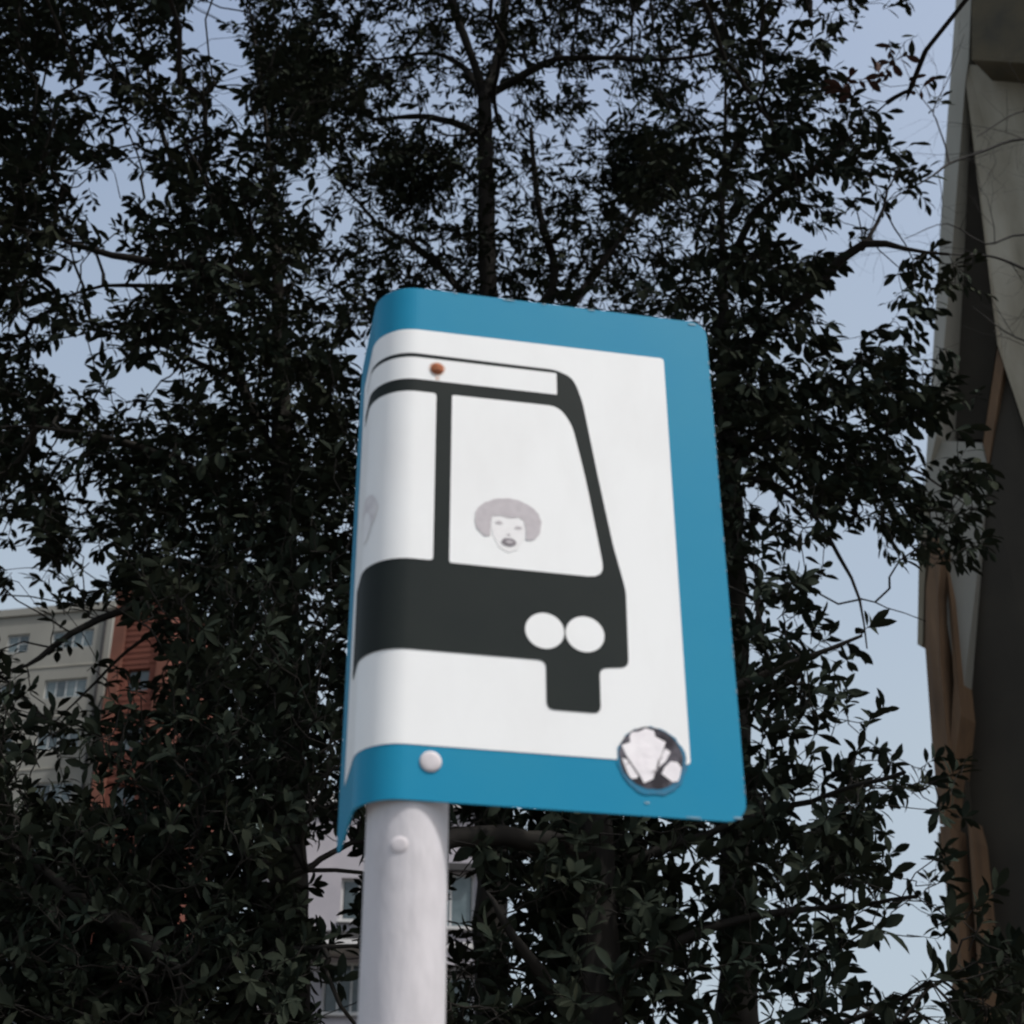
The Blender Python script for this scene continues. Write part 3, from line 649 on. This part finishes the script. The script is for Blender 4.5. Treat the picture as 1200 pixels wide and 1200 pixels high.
def tube_mesh(name, A, B, ra, rb, K=5):
    """straight tapered segments A->B, joined in one mesh"""
    d = B - A; L = np.linalg.norm(d, axis=1, keepdims=True); d = d / (L + 1e-9)
    h = np.where(np.abs(d[:, 2:3]) > .9, np.array([[1.0, 0, 0]]), np.array([[0, 0, 1.0]]))
    u = np.cross(d, h); u /= np.linalg.norm(u, axis=1, keepdims=True); v = np.cross(d, u)
    ang = np.arange(K) * 2 * pi / K
    ring = u[:, None] * np.cos(ang)[None, :, None] + v[:, None] * np.sin(ang)[None, :, None]
    V = np.concatenate([A[:, None] + ring * ra[:, None, None], B[:, None] + ring * rb[:, None, None]], axis=1).reshape(-1, 3)
    n = len(A); b0 = (np.arange(n) * 2 * K)[:, None]; i = np.arange(K); j = (i + 1) % K
    q = np.stack([b0 + i, b0 + K + i, b0 + K + j, b0 + j], axis=2).reshape(-1)
    return mesh_np(name, V, q, np.arange(0, n * K * 4, 4))

def smooth_path(pts, step):
    """Catmull-Rom through (x,y,z,r) points"""
    pts = np.array(pts); out = []
    E = np.vstack([2 * pts[0] - pts[1], pts, 2 * pts[-1] - pts[-2]])
    for i in range(1, len(E) - 2):
        n = max(2, int(np.linalg.norm(E[i + 1, :3] - E[i, :3]) / step))
        for k in range(n):
            t = k / n
            out.append(.5 * ((2 * E[i]) + (E[i + 1] - E[i - 1]) * t + (2 * E[i - 1] - 5 * E[i] + 4 * E[i + 1] - E[i + 2]) * t * t + (3 * E[i] - E[i - 1] - 3 * E[i + 1] + E[i + 2]) * t ** 3))
    out.append(E[-2]); out = np.array(out); out[:, 3] = np.maximum(out[:, 3], .002); return out

def sweep(name, path, K=9, seed=0):
    """one continuous tapered limb along a path, slightly gnarled"""
    r_ = np.random.default_rng(seed); n = len(path); V = []
    d = np.gradient(path[:, :3], axis=0); d /= np.linalg.norm(d, axis=1, keepdims=True) + 1e-9
    ref = np.array([0.3, 1.0, 0.1]); u = np.cross(d, ref); u /= np.linalg.norm(u, axis=1, keepdims=True); v = np.cross(d, u)
    a = np.arange(K) * 2 * pi / K
    rad = path[:, 3][:, None] * (1 + .10 * r_.standard_normal((n, K)))
    V = path[:, None, :3] + (u[:, None] * np.cos(a)[None, :, None] + v[:, None] * np.sin(a)[None, :, None]) * rad[:, :, None]
    V = V.reshape(-1, 3); i = np.arange(K); j = (i + 1) % K; b0 = (np.arange(n - 1) * K)[:, None]
    q = np.stack([b0 + i, b0 + K + i, b0 + K + j, b0 + j], axis=2).reshape(-1)
    return mesh_np(name, V, q, np.arange(0, (n - 1) * K * 4, 4))

# sample spray positions over the photo's foliage
KD = 1.1         # overall density factor
def sample_sprays(tr):
    r_ = np.random.default_rng(100 + tr['seed'])
    Ym = sum(tr['Y']) / 2; px_leaf = tr['L'] * FPX / (Ym * 1.12)
    nleaf = tr.get('nleaf', 7)
    area = nleaf * px_leaf ** 2 * .23 * .62
    X0, X1, Y0, Y1 = -500, 1200, -650, 1620
    N = 60000
    px = r_.uniform(X0, X1, N); py = r_.uniform(Y0, Y1, N)
    # nearest crown with a ragged border
    jit = 70
    best = None; bd = None
    jx = px + r_.normal(0, jit, N); jy = py + r_.normal(0, jit, N)
    for k, (cx, cy) in CEN.items():
        d = (jx - cx) ** 2 + ((jy - cy) * (0.8)) ** 2
        if bd is None: bd = d.copy(); best = np.full(N, k)
        else:
            m = d < bd; bd[m] = d[m]; best[m] = k
    own = best == tr['key']
    lam = KD * tr.get('kd', 1.0) * (od_at(px, py) * clump(px, py) + blobs(px, py)) * holes(px, py) / area * (X1 - X0) * (Y1 - Y0) / N
    keep = own & (r_.uniform(0, 1, N) < lam)
    px, py = px[keep], py[keep]
    Y = r_.triangular(tr['Y'][0], (tr['Y'][0] * 1.3 + tr['Y'][1] * .7) / 2, tr['Y'][1], len(px))
    return Pv(px, py, Y), r_, nleaf, lam.max()

def visible_px(p):
    r = p - CAM; z = r @ _F; return 600 + FPX * (r @ RIGHT) / z, 600 - FPX * (r @ UP) / z, z

def build_tree(tr):
    anch, r_, nleaf, lmax = sample_sprays(tr)
    keep = anch[:, 2] > 1.9; anch = anch[keep]
    if 'top' in tr:                     # unseen crown roof above the frame, added to keep sun off the leaves below
        x0, x1, y0, y1, z0, z1, cnt = tr['top']
        q = np.stack([r_.uniform(x0, x1, cnt), r_.uniform(y0, y1, cnt), r_.uniform(0, 1, cnt)], axis=1)
        e = ((q[:, 0] - (x0 + x1) / 2) / (x1 - x0) * 2) ** 2 + ((q[:, 1] - (y0 + y1) / 2) / (y1 - y0) * 2) ** 2
        q[:, 2] = z0 + (z1 - z0) * (np.sqrt(np.clip(1.1 - e * .8, .05, 1)) * (.55 + .45 * q[:, 2]))
        vx, vy, vz = visible_px(q); q = q[(e < 1.05) & ((vy < -60) | (vz < 0))]
        anch = np.vstack([anch, q])
    base = P(tr['base'][0], 1300, tr['base'][1])
    root = empty('broadleaf_tree', (float(base[0]), float(base[1]), 0.0), tr['label'], 'tree', 'evergreen trees behind the sign')
    paths = []
    for li, L in enumerate(tr['limbs']):
        pts = [list(P(a, b, Y)) + [r] for (a, b, Y, r) in L]
        if li == 0: pts = [[base[0], base[1], 0.0, L[0][3] * 1.35], [base[0], base[1], .35, L[0][3] * 1.1]] + pts
        pa = smooth_path(pts, .14)
        if li > 0:
            n = len(pa); w = np.sin(np.linspace(0, pi, n))[:, None] * np.array([[1, 1, 1]])
            pa[:, :3] += w * np.cumsum(r_.normal(0, .010, (n, 3)), axis=0)
        paths.append(pa)
        link('trunk' if li == 0 else 'limb', sweep('limb', pa, 10 if li == 0 else 7, li), M_BARK, root)
    nodes = np.vstack([p[:, :3] for p in paths]); plen = np.concatenate([np.zeros(len(paths[0])) + np.arange(len(paths[0])) * .02] + [np.arange(len(p)) * .05 for p in paths[1:]])
    # grow twigs: every spray hangs on the nearest, shortest route back to the limbs
    n = len(anch); M0 = len(nodes)
    allp = np.vstack([nodes, anch]); pl = np.concatenate([plen, np.zeros(n)])
    par = np.full(M0 + n, -1)
    D = np.empty(n); Pn = np.empty(n, int)
    for i in range(0, n, 400):
        dd = np.linalg.norm(anch[i:i + 400, None] - nodes[None], axis=2) + .25 * plen[None]
        Pn[i:i + 400] = dd.argmin(1); D[i:i + 400] = dd.min(1)
    done = np.zeros(n, bool); order = []
    for _ in range(n):
        j = int(np.argmin(np.where(done, 1e9, D))); done[j] = True; order.append(j)
        p = Pn[j]; par[M0 + j] = p; pl[M0 + j] = pl[p] + np.linalg.norm(anch[j] - allp[p])
        dd = np.linalg.norm(anch - anch[j], axis=1) + .35 * pl[M0 + j]
        m = (dd < D) & ~done; D[m] = dd[m]; Pn[m] = M0 + j
    rad = np.zeros(M0 + n)
    for j in reversed(order):
        rad[M0 + j] = max(.0028, rad[M0 + j]) ** 1.0
        p = par[M0 + j]
        if p >= M0: rad[p] = (rad[p] ** 2.4 + rad[M0 + j] ** 2.4) ** (1 / 2.4)
    idx = np.array([M0 + j for j in range(n)]); pa_ = par[idx]
    A = allp[pa_]; B = allp[idx]; rb = np.minimum(rad[idx], .02); ra = np.where(pa_ >= M0, np.minimum(rad[pa_], .02), rb * 1.25); ra = np.minimum(ra, rb * 1.8)
    Lg = np.linalg.norm(B - A, axis=1, keepdims=True)
    mid1 = A + (B - A) * .35 + r_.normal(0, .07, (n, 3)) * Lg + np.array([[0, 0, -.03]]) * Lg
    mid2 = A + (B - A) * .7 + r_.normal(0, .06, (n, 3)) * Lg
    r1 = ra * .65 + rb * .35; r2 = ra * .3 + rb * .7
    tA = np.vstack([A, mid1, mid2]); tB = np.vstack([mid1, mid2, B]); tra = np.concatenate([ra, r1, r2]); trb = np.concatenate([r1, r2, rb])
    # sprays
    axis = np.array([base[0], base[1]])
    outw = np.concatenate([anch[:, :2] - axis, np.zeros((n, 1))], axis=1); outw /= np.linalg.norm(outw, axis=1, keepdims=True) + 1e-9
    gdir = (B - A) / (Lg + 1e-9)
    st = tr['style']; upz = {'fan': .10, 'droop': -.05, 'rosette': .55}[st]
    td = outw * .55 + gdir * .45 + r_.normal(0, .5, (n, 3)) + np.array([[0, 0, upz]])
    td /= np.linalg.norm(td, axis=1, keepdims=True)
    slen = r_.uniform(.09, .24, n) * (1.0 if st != 'rosette' else .8)
    start = anch - td * slen[:, None] * .45
    tA = np.vstack([tA, B, start]); tB = np.vstack([tB, start, start + td * slen[:, None]])
    tra = np.concatenate([tra, rb, np.full(n, .0028)]); trb = np.concatenate([trb, np.full(n, .0028), np.full(n, .0014)])
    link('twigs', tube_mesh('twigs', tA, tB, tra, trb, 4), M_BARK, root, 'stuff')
    K = nleaf; t = (np.arange(K) + .5) / K
    if st == 'rosette': t = .35 + .65 * t ** .6
    up = np.array([0, 0, 1.0])
    side = np.cross(td, up); side /= np.linalg.norm(side, axis=1, keepdims=True) + 1e-9
    v2 = np.cross(side, td)
    pos = start[:, None] + td[:, None] * (slen[:, None] * t[None])[:, :, None]
    if st == 'rosette':
        ph = (np.arange(K) * 2.4)[None] + r_.uniform(0, 6.28, (n, 1))
        rd = side[:, None] * np.cos(ph)[:, :, None] + v2[:, None] * np.sin(ph)[:, :, None]
        d = rd * .8 + td[:, None] * (.25 + .6 * t)[None, :, None] + r_.normal(0, .22, (n, K, 3)) + up * .08
        nn = td[:, None] * .9 + up * .5 + r_.normal(0, .35, (n, K, 3)) - rd * .2
    else:
        sg = np.where(np.arange(K) % 2 == 0, 1.0, -1.0)[None] * np.where(r_.uniform(0, 1, (n, 1)) < .5, 1, -1)
        dr = -.16 if st == 'fan' else -.42
        d = side[:, None] * sg[:, :, None] * (.85 - .5 * t)[None, :, None] + td[:, None] * (.45 + .5 * t)[None, :, None] + r_.normal(0, .26, (n, K, 3)) + up * dr
        nn = up * 1.0 + r_.normal(0, .42, (n, K, 3))
    sz = tr['L'] * r_.uniform(.6, 1.15, (n, K)) * r_.uniform(.75, 1.2, (n, 1))
    pos = pos.reshape(-1, 3); d = d.reshape(-1, 3); nn = nn.reshape(-1, 3); sz = sz.reshape(-1)
    keep = (r_.uniform(0, 1, len(pos)) < .92)
    pos, d, nn, sz = pos[keep], d[keep], nn[keep], sz[keep]
    Fm = frames(d, nn)
    tmpl = [leaf_template(tr['light'], b, f, w) for (b, f, w) in ((.10, .25, .185), (.32, .35, .165), (.22, .15, .21))]
    which = r_.integers(0, 3, len(pos))
    # the leaves that show largest become parts of their own
    x, y, z = visible_px(pos)
    inf = (x > 10) & (x < 1190) & (y > 10) & (y < 1190) & (z > .1) & ~((x > 440) & (x < 860) & (y > 350) & (y < 950)) & (od_at(x, y) < 6)
    red = (x > 985) & (x < 1085) & (y > 55) & (y < 112) & (tr['key'] == 'C')
    score = np.where(inf, sz / z, 0) + np.where(red, 1.0, 0); top = np.argsort(-score)[:300]
    single = np.zeros(len(pos), bool); single[top] = True
    protos = []
    for V, F in tmpl:
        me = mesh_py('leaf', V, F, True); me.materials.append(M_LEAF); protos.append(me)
    rprotos = []
    if tr['key'] == 'C':
        for V, F in tmpl:
            me = mesh_py('leaf', V, F, True); me.materials.append(M_LEAFR); rprotos.append(me)
    off = Vector(root.location)
    for i in top:
        if score[i] <= 0: continue
        o = bpy.data.objects.new('leaf', (rprotos if red[i] else protos)[which[i]]); COL.objects.link(o); o.parent = root
        m3 = Matrix([list(map(float, Fm[i][r])) for r in range(3)]).to_4x4()
        q = Vector(pos[i].tolist()) - off
        o.matrix_local = Matrix.Translation(q) @ m3 @ Matrix.Scale(float(sz[i]), 4)
    Vs, Ls, Ss = [], [], []; vo = 0; lo = 0
    for k, (V, F) in enumerate(tmpl):
        m = (which == k) & ~single; c = int(m.sum())
        W = np.einsum('nij,vj->nvi', Fm[m], V) * sz[m][:, None, None] + pos[m][:, None]
        Vs.append(W.reshape(-1, 3))
        fl = np.concatenate([np.array(f) for f in F]); fsz = np.array([len(f) for f in F])
        Ls.append(((np.arange(c) * len(V))[:, None] + fl[None] + vo).reshape(-1))
        s0 = np.concatenate([[0], np.cumsum(fsz)[:-1]]); Ss.append(((np.arange(c) * len(fl))[:, None] + s0[None] + lo).reshape(-1))
        vo += c * len(V); lo += c * len(fl)
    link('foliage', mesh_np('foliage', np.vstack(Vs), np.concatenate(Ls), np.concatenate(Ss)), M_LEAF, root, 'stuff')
    for (cx, cy, cY, cr, cnt) in tr.get('clumps', ()):          # tight balls of fine growth on the limbs
        c = P(cx, cy, cY); u = r_.normal(0, 1, (cnt, 3)); u /= np.linalg.norm(u, axis=1, keepdims=True)
        rr = cr * r_.uniform(.05, 1, (cnt, 1)) ** .45 * (1 + .16 * np.sin(3.1 * u[:, :1] * 3 + 1) + .12 * np.sin(4 * u[:, 2:3] * 2 + 2))
        q = c + u * rr * np.array([[1.1, 1, .85]]); Fq = frames(u + r_.normal(0, .6, (cnt, 3)), u + r_.normal(0, .8, (cnt, 3)) + up)
        V, F = leaf_template(True, .15, .2, .22); sq = r_.uniform(.045, .085, cnt)
        W = np.einsum('nij,vj->nvi', Fq, V) * sq[:, None, None] + q[:, None]
        fl = np.concatenate([np.array(f) for f in F]); fsz = np.array([len(f) for f in F]); s0 = np.concatenate([[0], np.cumsum(fsz)[:-1]])
        link('leaf_clump', mesh_np('leaf_clump', W.reshape(-1, 3), ((np.arange(cnt) * len(V))[:, None] + fl[None]).reshape(-1), ((np.arange(cnt) * len(fl))[:, None] + s0[None]).reshape(-1)), M_LEAF, root, 'stuff')
        e = c + u * cr * .9
        link('clump_stems', tube_mesh('clump_stems', np.repeat(c[None], 60, 0), e[:60], np.full(60, .006), np.full(60, .002), 4), M_BARK, root, 'stuff')
    print('tree', tr['key'], 'sprays', n, 'leaves', len(pos), 'lam max', round(float(lmax), 3))

for tr in TREES: build_tree(tr)

# ------------------------------------------------------------------ leafless tree in front of the concrete tower
def bare_tree():
    r_ = random.Random(21)
    base = P(1420, 1300, 13.0)
    root = empty('bare_tree', (float(base[0]), float(base[1]), 0), 'leafless tree with thin grey twigs reaching in from the right across the tower', 'tree')
    L = [[(1425, 1300, 13, .12), (1400, 900, 13, .10), (1370, 600, 13, .08), (1345, 400, 13, .06), (1330, 200, 13, .045), (1320, 0, 13, .03), (1300, -200, 13, .012)],
         [(1345, 400, 13, .035), (1270, 345, 12.7, .024), (1200, 315, 12.5, .016), (1160, 300, 12.4, .012), (1112, 298, 12.3, .009), (1060, 294, 12.2, .006)],
         [(1345, 380, 13, .03), (1270, 300, 12.8, .02), (1200, 275, 12.7, .013), (1155, 286, 12.6, .010), (1110, 262, 12.5, .006), (1060, 280, 12.4, .004)],
         [(1332, 260, 13, .03), (1260, 180, 12.7, .02), (1200, 163, 12.5, .014), (1150, 178, 12.4, .013), (1112, 192, 12.3, .014), (1090, 208, 12.2, .010), (1040, 235, 12.1, .005)],
         [(1112, 192, 12.3, .011), (1108, 172, 12.3, .009), (1097, 140, 12.3, .008), (1094, 128, 12.3, .007), (1110, 95, 12.3, .006), (1120, 70, 12.3, .004), (1130, 40, 12.3, .003)],
         [(1330, 220, 13, .025), (1260, 140, 12.8, .014), (1200, 130, 12.7, .009), (1145, 160, 12.6, .006)],
         [(1094, 132, 12.3, .006), (1070, 100, 12.2, .004), (1050, 50, 12.2, .003)],
         [(1350, 450, 13, .03), (1270, 420, 12.7, .016), (1190, 395, 12.5, .008), (1140, 360, 12.4, .004)]]
    segs = []
    def twig(p, d, ln, r, dep):
        n = 4; q = np.array(p)
        for i in range(n):
            d = d + np.array([r_.gauss(0, .16), r_.gauss(0, .16), r_.gauss(0, .16) + .02]); d = d / np.linalg.norm(d)
            q2 = q + d * ln / n; r2 = r * (1 - .6 * (i + 1) / n)
            segs.append((q, q2, r * (1 - .6 * i / n), r2)); q = q2
            if dep > 0 and r_.random() < .75:
                e = d + np.array([r_.gauss(0, .7), r_.gauss(0, .5), r_.gauss(0, .7)]); e /= np.linalg.norm(e)
                twig(q, e, ln * r_.uniform(.5, .8), max(.0016, r2 * .7), dep - 1)
    for li, l in enumerate(L):
        pa = smooth_path([list(P(a, b, Y)) + [r] for (a, b, Y, r) in l] if li else [[base[0], base[1], 0, .15]] + [list(P(a, b, Y)) + [r] for (a, b, Y, r) in l], .12)
        link('trunk' if li == 0 else 'limb', sweep('limb', pa, 8, 50 + li), M_BARKG, root)
        for k in range(6, len(pa) - 1, 3 if li else 6):
            if r_.random() < .8:
                d = pa[k + 1, :3] - pa[k, :3]; d = d / np.linalg.norm(d) * .5 + np.array([r_.gauss(0, .6), r_.gauss(0, .4), r_.gauss(.15, .6)]); d /= np.linalg.norm(d)
                twig(pa[k, :3], d, r_.uniform(.35, .95), min(pa[k, 3] * .5, .0055), 2)
    A = np.array([s[0] for s in segs]); B = np.array([s[1] for s in segs])
    link('twigs', tube_mesh('twigs', A, B, np.array([s[2] for s in segs]), np.array([s[3] for s in segs]), 4), M_BARKG, root, 'stuff')
bare_tree()
print('objects', len(SC.objects), 'tris', sum(len(o.data.polygons) for o in SC.objects if o.type == 'MESH'))
